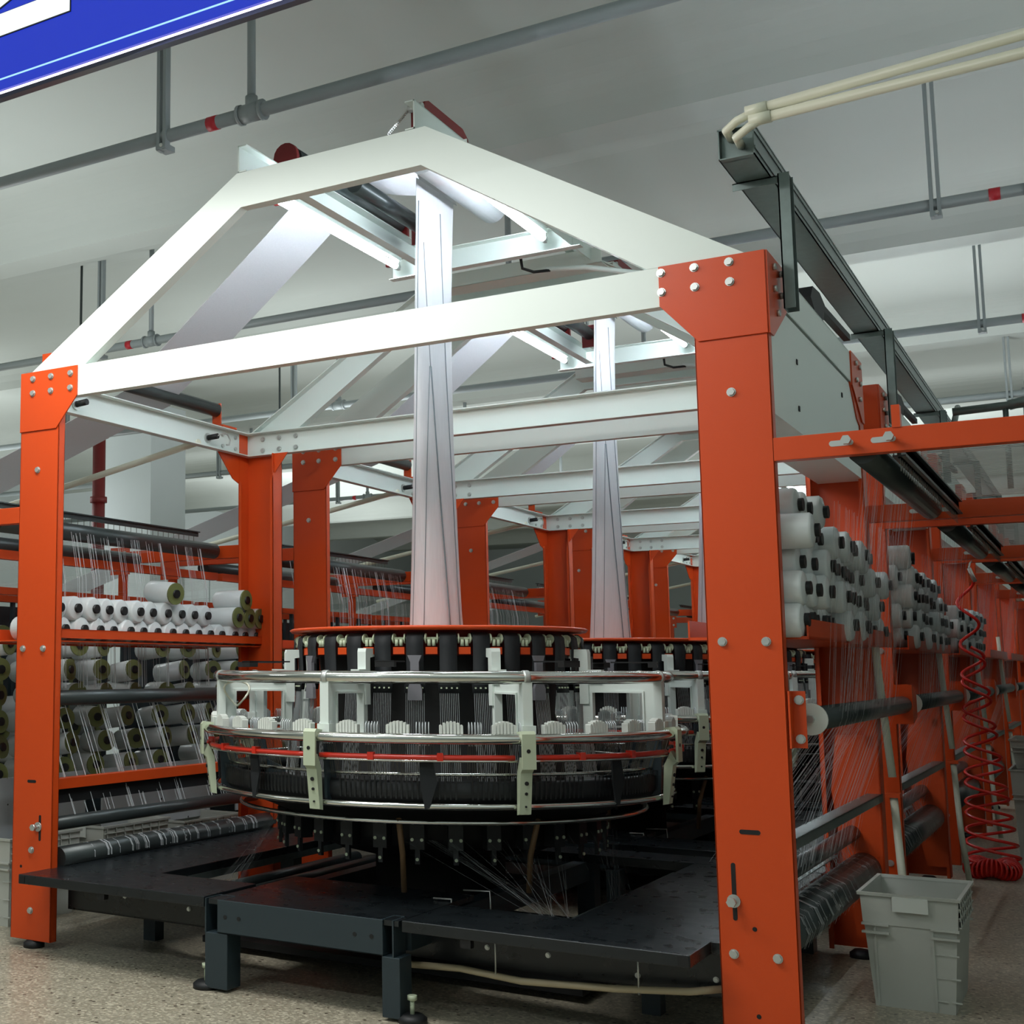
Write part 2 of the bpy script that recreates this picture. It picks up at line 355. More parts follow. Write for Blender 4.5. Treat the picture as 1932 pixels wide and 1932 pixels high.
for xa, xb, s in ((-.007, 0, -1), (WID, WID+.007, 1)):
    g = obj('gusset_plate', MB().prism(SP, 'x', xa, xb), 'orange', fr)
    if s > 0: bolts(g, [(xb, y, z) for y, z in ((.09, 2.72), (.2, 2.72), (.09, 2.64), (.2, 2.64), (.13, 2.56))], BOLTX)
    g = obj('gusset_plate', MB().prism([(2.05-u, v) for u, v in SP], 'x', xa, xb), 'orange', fr)
    if s > 0: bolts(g, [(xb, 2.05-y, z) for y, z in ((.09, 2.72), (.2, 2.72), (.09, 2.64), (.2, 2.64), (.13, 2.56))], BOLTX)
RG = [(.251, 2.611), (.345, 2.611), (.251, 2.49)]
for f in (lambda p: p, mx_): obj('gusset_plate', MB().prism(f(RG), 'y', 1.97, 1.976), 'orange', fr)
SG = [(1.949, 2.611), (1.72, 2.611), (1.88, 2.463), (1.949, 2.44)]
obj('gusset_plate', MB().prism(SG, 'x', .0, .006), 'orange', fr)
obj('gusset_plate', MB().prism(SG, 'x', WID-.006, WID), 'orange', fr)
# tie and side channels
obj('front_tie_beam', band_channel([(.0, H-.001), (WID, H-.001)], [(0, 2.612), (WID, 2.612)], .0, .05), 'white', fr)
rt_ = obj('rear_tie_beam', band_channel([(.0, H), (WID, H)], [(0, 2.612), (WID, 2.612)], 2.05, 1.99), 'white', fr)
bolts(rt_, [(x, 2.043, z) for x in (.12, .24, .36) for z in (2.72, 2.65)])
for x0, s in ((0, 1), (WID, -1)):
    m = MB(); xs_ = sorted((x0, x0+s*.006)); m.box((xs_[0], .01, 2.612), (xs_[1], 1.948, H-.004))
    xs_ = sorted((x0, x0+s*.052)); m.box((xs_[0], .01, H-.010), (xs_[1], 2.04, H-.004)); m.box((xs_[0], .01, 2.612), (xs_[1], 2.04, 2.618))
    sb = obj('side_beam', m, 'white', fr)
    if s > 0:
        bolts(sb, [(.006, y, z) for y in (1.76, 1.9) for z in (2.72, 2.65)], BOLTX)
        for y in (.40, 1.60):
            kb = MB().cyl((.006, y, 2.675), (.016, y, 2.675), .03, 14); obj('washer', kb, 'steel', sb)
            obj('knob', MB().cyl((.01, y, 2.675), (.085, y, 2.68), .017, 12), 'black', sb, label='black knob')
        obj('hook', MB().tube([(.08, 1.60, 2.68), (.1, 1.63, 2.70), (.1, 1.68, 2.70), (.1, 1.71, 2.67), (.1, 1.70, 2.64), (.1, 1.67, 2.635)], .005, 6), 'steel', sb)
GO = [(.065, H), (1.289, 3.522), (2.22, 3.522), (WID-.065, H)]; GI = [(.41, H), (1.31, 3.36), (2.199, 3.36), (WID-.41, H)]
obj('front_gable_beam', band_channel(GO, GI, 0, .055), 'white', fr)
obj('rear_gable_beam', band_channel(GO, GI, 2.05, 1.995), 'white', fr)
m = MB().box((1.295, 0, 3.524), (1.301, 2.08, 3.65)); m.box((1.295, 0, 3.644), (1.34, 2.08, 3.65)); m.box((1.295, 0, 3.524), (1.34, 2.08, 3.53)); obj('purlin', m, 'white', fr)
m = MB().box((2.168, 0, 3.524), (2.174, 2.08, 3.65)); m.box((2.13, 0, 3.644), (2.174, 2.08, 3.65)); m.box((2.13, 0, 3.524), (2.174, 2.08, 3.53)); obj('purlin', m, 'white', fr)
m = MB().box((1.30, .1, 3.40), (2.36, .104, 3.47)); m.box((1.30, .1, 3.40), (2.36, .15, 3.404)); obj('cross_rail', m, 'white', fr)
m = MB().box((1.30, 1.52, 3.40), (2.36, 1.524, 3.52)); m.box((1.30, 1.47, 3.40), (2.36, 1.52, 3.404)); m.box((1.30, 1.47, 3.516), (2.36, 1.52, 3.52)); obj('cross_rail', m, 'white', fr)
m = MB().box((1.50, .15, 3.42), (1.504, 1.47, 3.52)); m.box((1.50, .15, 3.516), (1.55, 1.47, 3.52)); m.box((1.50, .15, 3.42), (1.55, 1.47, 3.424)); obj('inner_rail', m, 'white', fr)
m = MB().box((2.30, .15, 3.42), (2.304, 1.9, 3.49)); obj('inner_rail', m, 'white', fr)
m = MB().box((1.31, 1.80, 3.40), (2.36, 1.95, 3.404)); m.box((1.31, 1.80, 3.40), (2.36, 1.804, 3.48)); obj('cross_rail', m, 'white', fr)
obj('wire_conduit', MB().tube([(2.1, 1.7, 3.38), (2.3, 1.72, 3.36), (3.0, 1.9, 3.2), (3.35, 1.95, 2.9)], .014, 8), 'white', fr)
obj('cable_loop', MB().tube([(2.0, 1.6, 3.43), (2.0, 1.62, 3.38), (2.05, 1.65, 3.36), (2.12, 1.7, 3.37)], .008, 6), 'black', fr)
# rollers of the take-up
obj('take_up_roller', MB().cyl((1.95, .55, 3.63), (1.95, 1.36, 3.63), .072, 24), 'rollersil', fr, label='silver take-up roller')
nr = obj('nip_roller', MB().cyl((1.62, .5, 3.56), (1.62, 1.2, 3.56), .04, 20), 'roller', fr)
obj('end_bracket', MB().prism([(1.57, 3.62), (1.67, 3.62), (1.67, 3.47), (1.57, 3.47)], 'y', 1.2, 1.215), 'darkred', nr)
tr = obj('top_roller', MB().cyl((1.27, .5, 3.76), (1.27, 1.62, 3.76), .062, 24), 'roller', fr)
for y in (.46, 1.64):
    m = MB(); pts = [(1.20, 3.53), (1.34, 3.53)]+[(1.27+.066*math.cos(a), 3.76+.066*math.sin(a)) for a in [PI*k/8 for k in range(9)]]
    m.prism(pts, 'y', y-.012, y+.012); obj('end_plate', m, 'darkred', tr, label='dark red end plate')
m = MB(); pts = [(.12, 3.55), (.12, 3.66)]+[(.17+.05*math.cos(a), 3.66+.05*math.sin(a)) for a in (PI, PI*.75, PI*.5)]+[(.52, 3.71), (.58, 3.68), (.60, 3.60), (.60, 3.55)]
m.prism(pts, 'x', 2.10, 2.16); obj('roller_guard', m, 'darkred', fr, label='dark red rounded guard')
m = MB(); m.tube([(2.0+.10*k/70+.009*math.cos(k*1.25)*.6, .1+.010*math.sin(k*1.25), 3.575+.085*k/70+.009*math.cos(k*1.25)*.8) for k in range(71)], .003, 5)
m.cyl((2.10, .1, 3.66), (2.165, .1, 3.66), .016, 10); obj('spring', m, 'steel', fr)
r2 = obj('guide_roller', MB().cyl((-.02, .22, 2.87), (-.02, 1.73, 2.87), .042, 20), 'roller', fr, label='dark deflecting roller above the side beam')
for y in (.20, 1.735):
    m = MB().box((-.05, y, 2.78), (.01, y+.012, 2.91)); m.box((-.05, y, 2.765), (.03, y+.15, 2.778)); obj('roller_bracket', m, 'orange', r2, label='orange bracket')
# shelf for spare bobbins left and right
m = MB().box((.10, .05, 1.452), (.106, 2.1, 1.497)); m.box((.078, .05, 1.491), (.106, 2.1, 1.497)); m.box((-.34, .05, 1.434), (.095, 2.1, 1.44)); m.box((-.34, .05, 1.425), (-.334, 2.1, 1.50)); obj('shelf', m, 'orange', fr)
m = MB().box((3.565, .10, 1.405), (3.571, 2.10, 1.475)); m.box((3.17, .10, 1.405), (3.571, 2.1, 1.415)); m.box((3.17, .10, 1.405), (3.176, 2.1, 1.475)); obj('shelf', m, 'orange', fr)
# guide rollers low on both sides
def groller(x, z, r, y0=.1, y1=1.98, mt='roller', discs=False):
    o = obj('guide_roller', MB().cyl((x, y0, z), (x, y1, z), r, 20), mt, fr)
    if discs: obj('end_disc', MB().cyl((x, y0-.012, z), (x, y0, z), r*1.3, 24), 'pale', o); obj('axle', MB().cyl((x, y0-.03, z), (x, y0-.01, z), .014, 6), 'steel', o)
    return o
groller(.05, 1.155, .038); groller(3.555, 1.133, .042, .16, 2.5, discs=True)
groller(.10, .55, .034); groller(.20, .405, .052)
groller(3.38, .56, .034); groller(3.42, .40, .075)
m = MB().prism([(-.0, 1.23), (.0, 1.04), (.045, 1.04), (.17, 1.11), (.17, 1.155), (.045, 1.23)], 'x', 3.513, 3.519); m.box((3.513, .046, 1.04), (3.56, .052, 1.23))
br = obj('roller_bracket', m, 'orange', fr); bolts(br, [(3.54, .046, 1.20), (3.54, .046, 1.07)])
m = MB().prism([(2.46, 1.23), (2.46, 1.04), (2.62, 1.07), (2.62, 1.2)], 'x', 3.513, 3.60); obj('roller_bracket', m, 'orange', fr)
gb = obj('guide_bar', MB().box((.06, .05, .715), (.12, 2.0, .765)), 'orange', fr); obj('bar_shade', MB().box((.085, .05, .645), (.095, 2.0, .715)), 'black', gb, label='painted black shade below the bar')  # black strip paints the shadow under the orange bar
m = MB().box((3.45, .05, .735), (3.51, 2.0, .741)); m.box((3.504, .05, .705), (3.51, 2.0, .741)); obj('guide_bar', m, 'galv', fr, label='grey flat guide bar')
m = MB().box((3.28, .4, .47), (3.34, 1.8, .475)); obj('guide_bar', m, 'galv', fr)
m = MB(); m.prism([(3.33, 1.0), (3.5, 1.0), (3.5, .1), (3.38, .1), (3.34, .4), (3.30, .75)], 'y', 1.955, 1.963); obj('end_web', m, 'orange', fr)
m = MB(); m.prism([(3.40, 1.40), (3.51, 1.40), (3.51, .95), (3.46, .95)], 'y', 1.955, 1.963); obj('end_web', m, 'orange', fr)
# side box on the right
m = MB().box((3.30, .055, 2.19), (3.503, 2.03, 2.606)); obj('side_panel', m, 'white', fr)
for y, z in ((.5, 2.45), (.5, 2.27), (1.5, 2.5), (1.5, 2.27)): obj('rivet_hole', MB().box((3.504, y, z), (3.507, y+.02, z+.02)), 'black', fr)
# outriggers
for y0, zz in ((0, 0), (2.05, -.02)):
    m = MB().box((3.505, y0, 2.012+zz), (5.6, y0+.05, 2.092+zz)); o = obj('outrigger_beam', m, 'orange', fr, bev=.002)
    for x in (3.742, 3.869):
        obj('slot', MB().add([(v[0], v[1]+y0, v[2]+zz) for v in slot(x-.022, 2.054, .075, .02).v], slot(0, 0, 1, .2).f), 'steel', o)
        q = MB().cyl((x, y0, 2.056+zz), (x, y0-.05, 2.056+zz), .009, 8); q.cyl((x, y0-.035, 2.056+zz), (x, y0-.055, 2.056+zz), .016, 6); obj('bolt', q, 'steel', o)
    obj('stop_block', MB().box((3.875, y0-.004, 2.09+zz), (3.90, y0+.035, 2.165+zz)), 'orange', o)
    m = MB().box((-1.05, y0, 2.012+zz), (0.0, y0+.05, 2.092+zz)); o = obj('outrigger_beam', m, 'orange', fr, bev=.002)
    m = MB().prism([(-1.09, 2.10), (-.93, 2.10), (-.93, 1.92), (-1.09, 1.92)], 'y', y0-.006, y0); q = obj('joint_plate', m, 'orange', o)
    if y0: bolts(q, [(x, y0-.006, z) for x in (-1.05, -.97) for z in (2.06, 1.96)])
    obj('hanger_post', MB().box((-1.03, y0+.005, 1.55), (-.98, y0+.045, 2.0)), 'orange', o)
for x, s in ((3.775, 1), (-.22, -1)):
    obj('yarn_roller', MB().cyl((x, .06, 2.035), (x, 2.0, 2.035), .048, 20), 'roller', fr)
    xr = x+s*.11; zr = 2.0 if s > 0 else 2.10
    m = MB().box((xr-.006, .05, zr+.03), (xr+.006, 1.98, zr+.06)); m.box((xr-.02, .05, zr+.055), (xr+.02, 1.98, zr+.062))
    if s > 0: m.box((xr-.02, .05, zr), (xr+.02, 1.98, zr+.006)); m.box((xr-.006, .05, zr), (xr+.006, 1.98, zr+.06))
    rl = obj('yarn_rail', m, 'roller', fr)
    m = MB()
    for k in range(36): y = .08+k*.053; m.box((xr-.001, y, zr-.045), (xr+.001, y+.003, zr+.03))
    obj('comb', m, 'wire', rl, kind='stuff')
m = MB().cyl((0.02, 1.5, 2.635), (-2.9, 1.5, 2.11), .02, 12); obj('support_arm', m, 'pvc', fr, label='pale sloping support tube')
# black electrical arm on the right side
m = MB().prism([(1.28, 2.88), (2.15, 2.90), (2.15, 2.93), (1.28, 2.91)], 'x', 3.43, 3.46); m.prism([(1.08, 2.86), (1.14, 2.92), (1.30, 2.93), (1.42, 2.90), (1.36, 2.82), (1.16, 2.82)], 'x', 3.40, 3.47); obj('lamp_arm', m, 'black', fr, label='black small lamp arm')
frames = [fr]
LOC = ['', 'second from the front', 'third from the front', 'fourth from the front', 'furthest']
for k in range(1, 6): frames.append(dup(fr, (0, PIT*k, 0), 'orange and white gabled steel loom frame, %s in the row' % (NUM[k]+' from the front')))

# ------------------------------------------------------------------ circular loom head
CX, CY = 1.754, 1.024
hd = empty('circular_loom', 'round weaving head with orange disc and chrome rails, nearest of the row', 'weaving machine', (CX, CY, 0), group='circular weaving heads in a row')
obj('rim_disc', MB().lathe([(0, 1.478), (.66, 1.478), (.69, 1.488), (.70, 1.482), (.69, 1.470), (.62, 1.468)], 72), 'orange', hd, label='orange rimmed top disc')
obj('cam_drum', MB().lathe([(.62, 1.47), (.60, 1.44), (.60, 1.36), (0, 1.36)], 60), 'darkred', hd)
obj('inner_drum', MB().lathe([(.56, 1.37), (.54, 1.1), (.62, .80), (.70, .60), (.5, .50), (.30, .45), (.30, .02), (.45, .0)], 60), 'black', hd)
bm = MB(); prof = [(.622, 1.425), (.635, 1.452), (.655, 1.458), (.675, 1.44), (.68, 1.40), (.675, 1.30), (.68, 1.26), (.69, 1.20)]
wd = [.037, .037, .037, .037, .037, .037, .046, .046]
vsx = [];
for (r, z), w in zip(prof, wd): vsx += [(r, -w, z), (r, w, z), (r-.004, w, z), (r-.004, -w, z)]
fs = []
for i in range(len(prof)-1):
    for j in range(4): fs.append((i*4+j, i*4+(j+1) % 4, i*4+4+(j+1) % 4, i*4+4+j))
fs += [(0, 3, 2, 1), (28, 29, 30, 31)]
bm.add(vsx, fs, True); beltm = bm.mesh('belt', 'belt'); fixn(beltm)
rv = MB()
for k in range(4): rv.cyl((.688, -.033+k*.022, 1.222), (.694, -.033+k*.022, 1.222), .004, 6)
rivm = rv.mesh('rivets', 'green'); fixn(rivm)
aw = MB(); aw.cyl((.655, -.048, 1.432), (.655, -.042, 1.432), .022, 14); aw.cyl((.655, .042, 1.432), (.655, .048, 1.432), .022, 14); aw.cyl((.655, -.07, 1.432), (.655, .07, 1.432), .006, 8)
for s in (-1, 1): aw.cyl((.665, s*.06, 1.40), (.665, s*.06, 1.428), .008, 6)
axm = aw.mesh('wheel_axle', 'green'); fixn(axm)
blk = MB().box((.63, -.025, 1.365), (.672, .025, 1.395)); blkm = blk.mesh('cam_block', 'orange'); fixn(blkm)
NB = 30
for k in range(NB):
    a = R(-84.8+k*360/NB); o = obj('belt', beltm, None, hd); o.rotation_euler.z = a
    q = obj('rivets', rivm, None, o); q = obj('wheel_axle', axm, None, hd); q.rotation_euler.z = a
    q = obj('cam_block', blkm, None, hd); q.rotation_euler.z = a+PI/NB
# heddle wires
hw = MB(); hb = MB()
for k in range(NB):
    for j in range(11):
        a = R(-84.8+k*360/NB)+(j-5)*.0112
        hw.tube([(.688*math.cos(a), .688*math.sin(a), 1.20), (.72*math.cos(a), .72*math.sin(a), .82)], .0013, 3, cap=False)
for k in range(64):
    for j in range(9):
        a = R(-84.7+k*5.625)+(j-4)*.0085; a2 = a+random.uniform(-.004, .004)
        hb.tube([(1.05*math.cos(a), 1.05*math.sin(a), 1.03), (1.0*math.cos(a2), 1.0*math.sin(a2), .87)], .0011, 3, cap=False)
obj('heddle_wires', hw, 'whitewire', hd, kind='stuff'); obj('reed_wires', hb, 'wire', hd, kind='stuff')
# basket
bk = MB().lathe([(.97, .78), (1.0, .77), (1.02, .80), (1.02, .85), (1.0, .86), (.96, .85)], 90, closed=True); obj('basket_ring', bk, 'rubber', hd)
fn = MB()
for k in range(300):
    if k % 25 < 2: continue
    a = 2*PI*k/300; c, s = math.cos(a), math.sin(a); fn.strip((1.023*c, 1.023*s, .79), (1.028*c, 1.028*s, .875), .007, (-s, c, 0))
    fn.strip((1.028*c, 1.028*s, .875), (1.0*c, 1.0*s, .875), .007, (-s, c, 0))
obj('basket_fins', fn, 'rubber', hd, kind='stuff')
obj('floor_pan', MB().lathe([(.60, .80), (.97, .775), (.93, .74), (.72, .66)], 72), 'black', hd)
# rails
obj('upper_rail', MB().ring((0, 0), 1.04, .026, 1.268, 96, 12), 'chrome', hd, label='thick polished upper rail')
obj('middle_rail', MB().ring((0, 0), 1.10, .021, 1.03, 96, 12), 'chrome', hd, label='polished middle rail')
obj('lower_rail', MB().ring((0, 0), 1.045, .013, .765, 96, 8), 'chrome', hd)
obj('bottom_rail', MB().ring((0, 0), .93, .010, .69, 96, 8), 'chrome', hd)
obj('thin_rail', MB().ring((0, 0), 1.0, .007, .885, 96, 6), 'chrome', hd)
for k in range(8):
    a0 = R(-92.5+45*k)
    obj('red_guard_tube', MB().ring((0, 0), 1.085, .011, .957, 16, 8, a0+.03, a0+PI/4-.03), 'redring', hd, label='red plastic tube')
    obj('guard_rod', MB().ring((0, 0), 1.087, .006, .944, 16, 6, a0+.02, a0+PI/4-.02), 'chrome', hd)
    for q in (.3, .62):
        a = a0+PI/4*q; obj('red_clip', MB().box((1.07, -.012, .945), (1.1, .012, .975)), 'redring', hd).rotation_euler.z = a
# combs and hooks
cm = MB()
for j in range(7):
    y = (j-3)*.0135; h_ = 1.098-.0016*(j-3)**2
    cm.prism([(y-.0054, 1.01), (y+.0054, 1.01), (y+.0054, h_-.004), (y+.003, h_), (y-.003, h_), (y-.0054, h_-.004)], 'x', 1.045, 1.075)
cmm = cm.mesh('white_comb', 'pale'); fixn(cmm)
hk = MB()
for j in range(5):
    y = (j-2)*.012; hk.tube([(1.03, y, 1.0), (1.03, y, 1.08), (1.04, y, 1.092), (1.05, y, 1.08), (1.05, y, 1.0)], .0022, 4)
hkm = hk.mesh('wire_hooks', 'whitewire'); fixn(hkm)
for k in range(32):
    o = obj('comb', cmm, None, hd, label='white comb of slender fingers'); o.rotation_euler.z = R(-84.7+k*11.25)
    o = obj('wire_hooks', hkm, None, hd); o.rotation_euler.z = R(-79.5+k*11.25)
# radial shuttle supports, posts, clamps
ra = MB()
def quadframe(m, r0, r1, z0, z1, i0, i1, j0, j1, t0, t1):
    m.box((r0, t0, z0), (i0, t1, z1)); m.box((i1, t0, z0), (r1, t1, z1)); m.box((i0, t0, j1), (i1, t1, z1)); m.box((i0, t0, z0), (i1, t1, j0))
quadframe(ra, .71, 1.03, 1.02, 1.245, .755, .975, 1.03, 1.205, -.010, .010)
ra.box((.755, -.017, 1.20), (.975, .017, 1.208)); ra.box((.748, -.017, 1.03), (.756, .017, 1.208)); ra.box((.974, -.017, 1.03), (.982, .017, 1.208))
ram = ra.mesh('radial_support', 'white'); fixn(ram)
lb = MB(); lb.prism([(.70, 1.15), (.74, 1.15), (.74, 1.375), (.735, 1.39), (.66, 1.39), (.66, 1.355), (.70, 1.35)], 'y', -.02, .02); lb.box((.74, -.02, 1.24), (.80, .02, 1.30))
lbm = lb.mesh('upper_bracket', 'white'); fixn(lbm)
po = MB().box((1.025, -.02, 1.045), (1.06, .02, 1.25)); po.box((1.02, -.028, 1.045), (1.07, .028, 1.08)); pom = po.mesh('rail_post', 'white'); fixn(pom)
cl = MB(); prf = [(1.125, 1.058), (1.09, 1.062), (1.075, 1.045), (1.07, 1.0), (1.10, .985), (1.10, .92), (1.128, .92)]
cl.prism([(1.075, 1.056), (1.12, 1.062), (1.132, 1.05), (1.132, .915), (1.122, .915), (1.122, 1.03), (1.08, 1.04)], 'y', -.028, .028)
cl.prism([(1.10, .96), (1.125, .915), (1.108, .90), (1.085, .74), (1.06, .735), (1.07, .90)], 'y', -.028, .020)
clm = cl.mesh('rail_clamp', 'green'); fixn(clm)
hl = MB(); hl.cyl((1.131, -.003, .985), (1.1335, -.003, .985), .008, 10)
for z, r, rr in ((.86, .008, 1.102), (.82, .006, 1.096), (.77, .004, 1.089)): hl.cyl((rr, -.003, z), (rr+.006, -.003, z), r, 10)
hlm = hl.mesh('bolt_hole', 'black'); fixn(hlm)
ls = MB(); ls.prism([(.99, 1.0), (1.05, 1.0), (1.04, .78), (.95, .74), (.80, .72), (.80, .78), (.96, .84)], 'y', -.012, .0); lsm = ls.mesh('lower_strut', 'slate'); fixn(lsm)
sp = MB(); sp.prism([(-.03, 1.36), (.03, 1.36), (.018, 1.33), (.018, 1.25), (.03, 1.22), (.03, 1.17), (-.03, 1.17), (-.03, 1.22), (-.018, 1.25), (-.018, 1.33)], 'x', .70, .715); spm = sp.mesh('yarn_sensor', 'smoke'); fixn(spm)
for k in range(8):
    a = R(-90.5+45*k)
    for nm, me in (('radial_support', ram), ('upper_bracket', lbm), ('rail_post', pom), ('lower_strut', lsm)):
        o = obj(nm, me, None, hd); o.rotation_euler.z = a
    o = obj('rail_clamp', clm, None, hd); o.rotation_euler.z = a-R(1.5); q = obj('bolt_hole', hlm, None, o)
    o = obj('rail_sleeve', MB().ring((0, 0), 1.04, .029, 1.268, 3, 12, a-.012, a+.012), 'steel', hd)
    for d_ in (18,):
        o = obj('yarn_sensor', spm, None, hd); o.rotation_euler.z = a+R(d_)
    o = obj('hanging_strap', MB().prism([(-.02, .96), (.03, .96), (.05, .86), (.02, .76), (0, .755), (-.015, .85)], 'x', 1.05, 1.058), 'belt', hd); o.rotation_euler.z = a+R(22.5)
    m = MB().box((.80, -.05, 1.33), (1.0, .03, 1.336)); m.box((.96, -.05, 1.31), (1.0, .03, 1.333)); o = obj('cover_flap', m, 'black', hd); o.rotation_euler.z = a+R(14)
# lower brackets
lw = MB(); lw.box((.70, -.03, .56), (.76, .03, .66)); lw.box((.74, -.01, .50), (.755, .01, .58))
lwm = lw.mesh('lower_bracket', 'rubber'); fixn(lwm)
lg = MB().cyl((.76, -.02, .60), (.766, -.02, .60), .007, 8); lg.cyl((.76, .02, .60), (.766, .02, .60), .007, 8); lg.cyl((.757, 0, .52), (.763, 0, .52), .007, 8)
lgm = lg.mesh('studs', 'green'); fixn(lgm)
for k in range(NB):
    o = obj('lower_bracket', lwm, None, hd); o.rotation_euler.z = R(k*12); obj('studs', lgm, None, o)
for ang in (-75, -40):
    m = MB(); a = R(ang); m.tube([(.93*math.cos(a), .93*math.sin(a), .70), (.86*math.cos(a), .86*math.sin(a), .55), (.84*math.cos(a), .84*math.sin(a), .40)], .012, 6); obj('hanging_band', m, 'brown', hd, label='brown hanging band')
a = R(-132)
m = MB(); m.tube([(1.0*math.cos(a)+.06*math.cos(t_)+.02, 1.0*math.sin(a)-.0+.03*math.sin(2*t_), 1.19+.055*math.sin(t_)) for t_ in [k*.33 for k in range(22)]], .005, 6); obj('cable_loop', m, 'pvc', hd, label='looped cream cable')
m = MB()
for k in range(34):
    aa = R(200+random.random()*30); m.strip((.8*math.cos(aa), .8*math.sin(aa), 1.05+random.random()*.05), (.97*math.cos(aa+.1), .97*math.sin(aa+.1), 1.04+random.random()*.06), .002)
    aa = R(-20+random.random()*26); m.strip((.78*math.cos(aa), .78*math.sin(aa), 1.05+random.random()*.05), (.97*math.cos(aa+.1), .97*math.sin(aa+.1), 1.03+random.random()*.06), .002)
obj('loose_tape', m, 'tape2', hd, kind='stuff')
for k in range(1, 5): dup(hd, (CX, CY+PIT*k, 0), 'round weaving head with chrome rails, %s from the front in the row' % NUM[k])

# ------------------------------------------------------------------ deck platform
dk = empty('loom_platform', 'black steel platform around the nearest weaving head with dark slate legs', 'platform', (0, 0, 0), group='black platforms under the weaving heads')
def panel(pts, label=None):
    o = obj('deck_panel', MB().prism(pts, 'z', .330, .372), 'deck', dk, bev=.003); return o
panel([(.236, -.205), (1.268, -.205), (1.268, .19), (.75, .19), (.75, 1.9), (.12, 1.9), (.12, .06), (.236, .06)])
panel([(2.168, -.205), (3.215, -.205), (3.215, .06), (3.25, .06), (3.25, 1.9), (2.68, 1.9), (2.68, .2), (2.168, .2)])
obj('deck_panel', MB().box((1.285, -.195, .345), (2.150, .08, .365)), 'deck', dk); obj('deck_panel', MB().box((1.285, .084, .345), (2.150, .50, .365)), 'deck', dk)
obj('deck_panel', MB().box((.12, 1.905, .33), (3.25, 2.16, .372)), 'deck', dk)
obj('square_tube_end', MB().box((.24, -.2075, .334), (.275, -.203, .366)), 'black', dk); obj('square_tube_end', MB().box((3.175, -.2075, .334), (3.211, -.203, .366)), 'black', dk)
obj('square_tube_end', MB().box((.70, -.2, .305), (.735, -.17, .33)), 'black', dk); obj('square_tube_end', MB().box((2.40, -.2, .300), (2.44, -.17, .33)), 'black', dk)
for x0 in (2.66, .74): obj('edge_strip', MB().box((x0, .22, .30), (x0+.012, 1.88, .333)), 'galv', dk)
m = MB().box((1.333, -.203, .234), (2.087, -.197, .366)); m.box((1.333, -.203, .234), (2.087, -.14, .240)); fb = obj('front_beam', m, 'slate', dk, bev=.002)
for x in (1.372, 1.438, 1.968, 2.04): obj('bolt_hole', MB().cyl((x, -.2045, .30), (x, -.2025, .30), .0085, 12), 'black', fb)
for x0, x1 in ((1.27, 1.38), (2.080, 2.155)):
    m = MB().box((x0, -.2, .012), (x1, -.10, .232)); lg_ = obj('leg', m, 'slate', dk, bev=.003)
    m = MB().box((x0, -.2, .232), (x0+.006, -.1, .366)); m.box((x1-.03, -.2, .232), (x1-.024, -.1, .366)); m.box((x0, -.1, .232), (x1-.03, -.09, .366)); obj('bracket', m, 'slate', lg_)
    xp = x0-.02 if x0 < 2 else x1+.03
    m = MB().lathe([(0, 0), (.055, 0), (.055, .018), (.04, .03), (0, .03)], 20, (xp, -.16)); obj('levelling_foot', m, 'rubber', lg_)
    m = MB().cyl((xp, -.16, .03), (xp, -.16, .085), .009, 8); m.cyl((xp, -.16, .08), (xp, -.16, .098), .018, 6); obj('levelling_bolt', m, 'green', lg_)
m = MB().box((.28, .09, .18), (3.25, .10, .33)); m.box((.28, .09, .18), (3.25, .14, .187)); cb = obj('cross_beam', m, 'deck', dk)
bolts(cb, [(x, .09, z) for x, z in ((.42, .30), (.62, .27), (.80, .29), (.98, .25), (1.14, .24), (2.38, .25), (2.62, .25), (2.95, .22), (3.22, .24))], sc=.55)
for x0 in (1.27, 2.08): obj('longitudinal_beam', MB().box((x0, -.09, .24), (x0+.07, 2.1, .335)), 'slate', dk)
for x0 in (1.27, 2.08, .30, 3.1): obj('leg', MB().box((x0, 1.95, .0), (x0+.09, 2.04, .33)), 'slate', dk)
obj('shade_slab', MB().box((.80, .45, .03), (2.62, 1.88, .06)), 'black', dk)  # added black slab standing in for the dark inside the deck opening
for x0 in (.45, 2.85): obj('leg', MB().box((x0, .45, .0), (x0+.07, .52, .33)), 'slate', dk)
for x in (.86, 1.02): obj('low_roller', MB().cyl((x, .25, .26), (x, 1.85, .26), .035, 16), 'roller', dk)
obj('low_roller', MB().cyl((2.6, .25, .30), (2.6, 1.85, .30), .03, 16), 'roller', dk)
obj('staple_rod', MB().tube([(2.06, .30, .372), (2.14, .30, .375), (2.15, .27, .34), (2.15, .26, .28)], .004, 6), 'steel', dk)
obj('staple_rod', MB().tube([(2.08, .55, .372), (2.2, .55, .378), (2.21, .53, .30)], .004, 6), 'steel', dk)
for k in (1, 2): dup(dk, (0, PIT*k, 0), 'black steel platform below the weaving head, %s from the front' % NUM[k])
o = obj('floor_hose', MB().tube([(2.0, .0, .165), (2.3, .02, .175), (2.55, .0, .165), (2.9, .0, .185), (3.15, .02, .205), (3.27, .08, .22)], .013, 10), 'beige')
tag(o, 'beige hose running under the right half of the black platform', 'hose')
for i, x in enumerate((2.45, 2.98)):
    tag(obj('hose_tie', MB().cyl((x, .0, .175), (x, .0, .34), .0035, 6), 'steel'), 'thin wire tie holding the beige hose, %s one' % ('left', 'right')[i], 'wire')

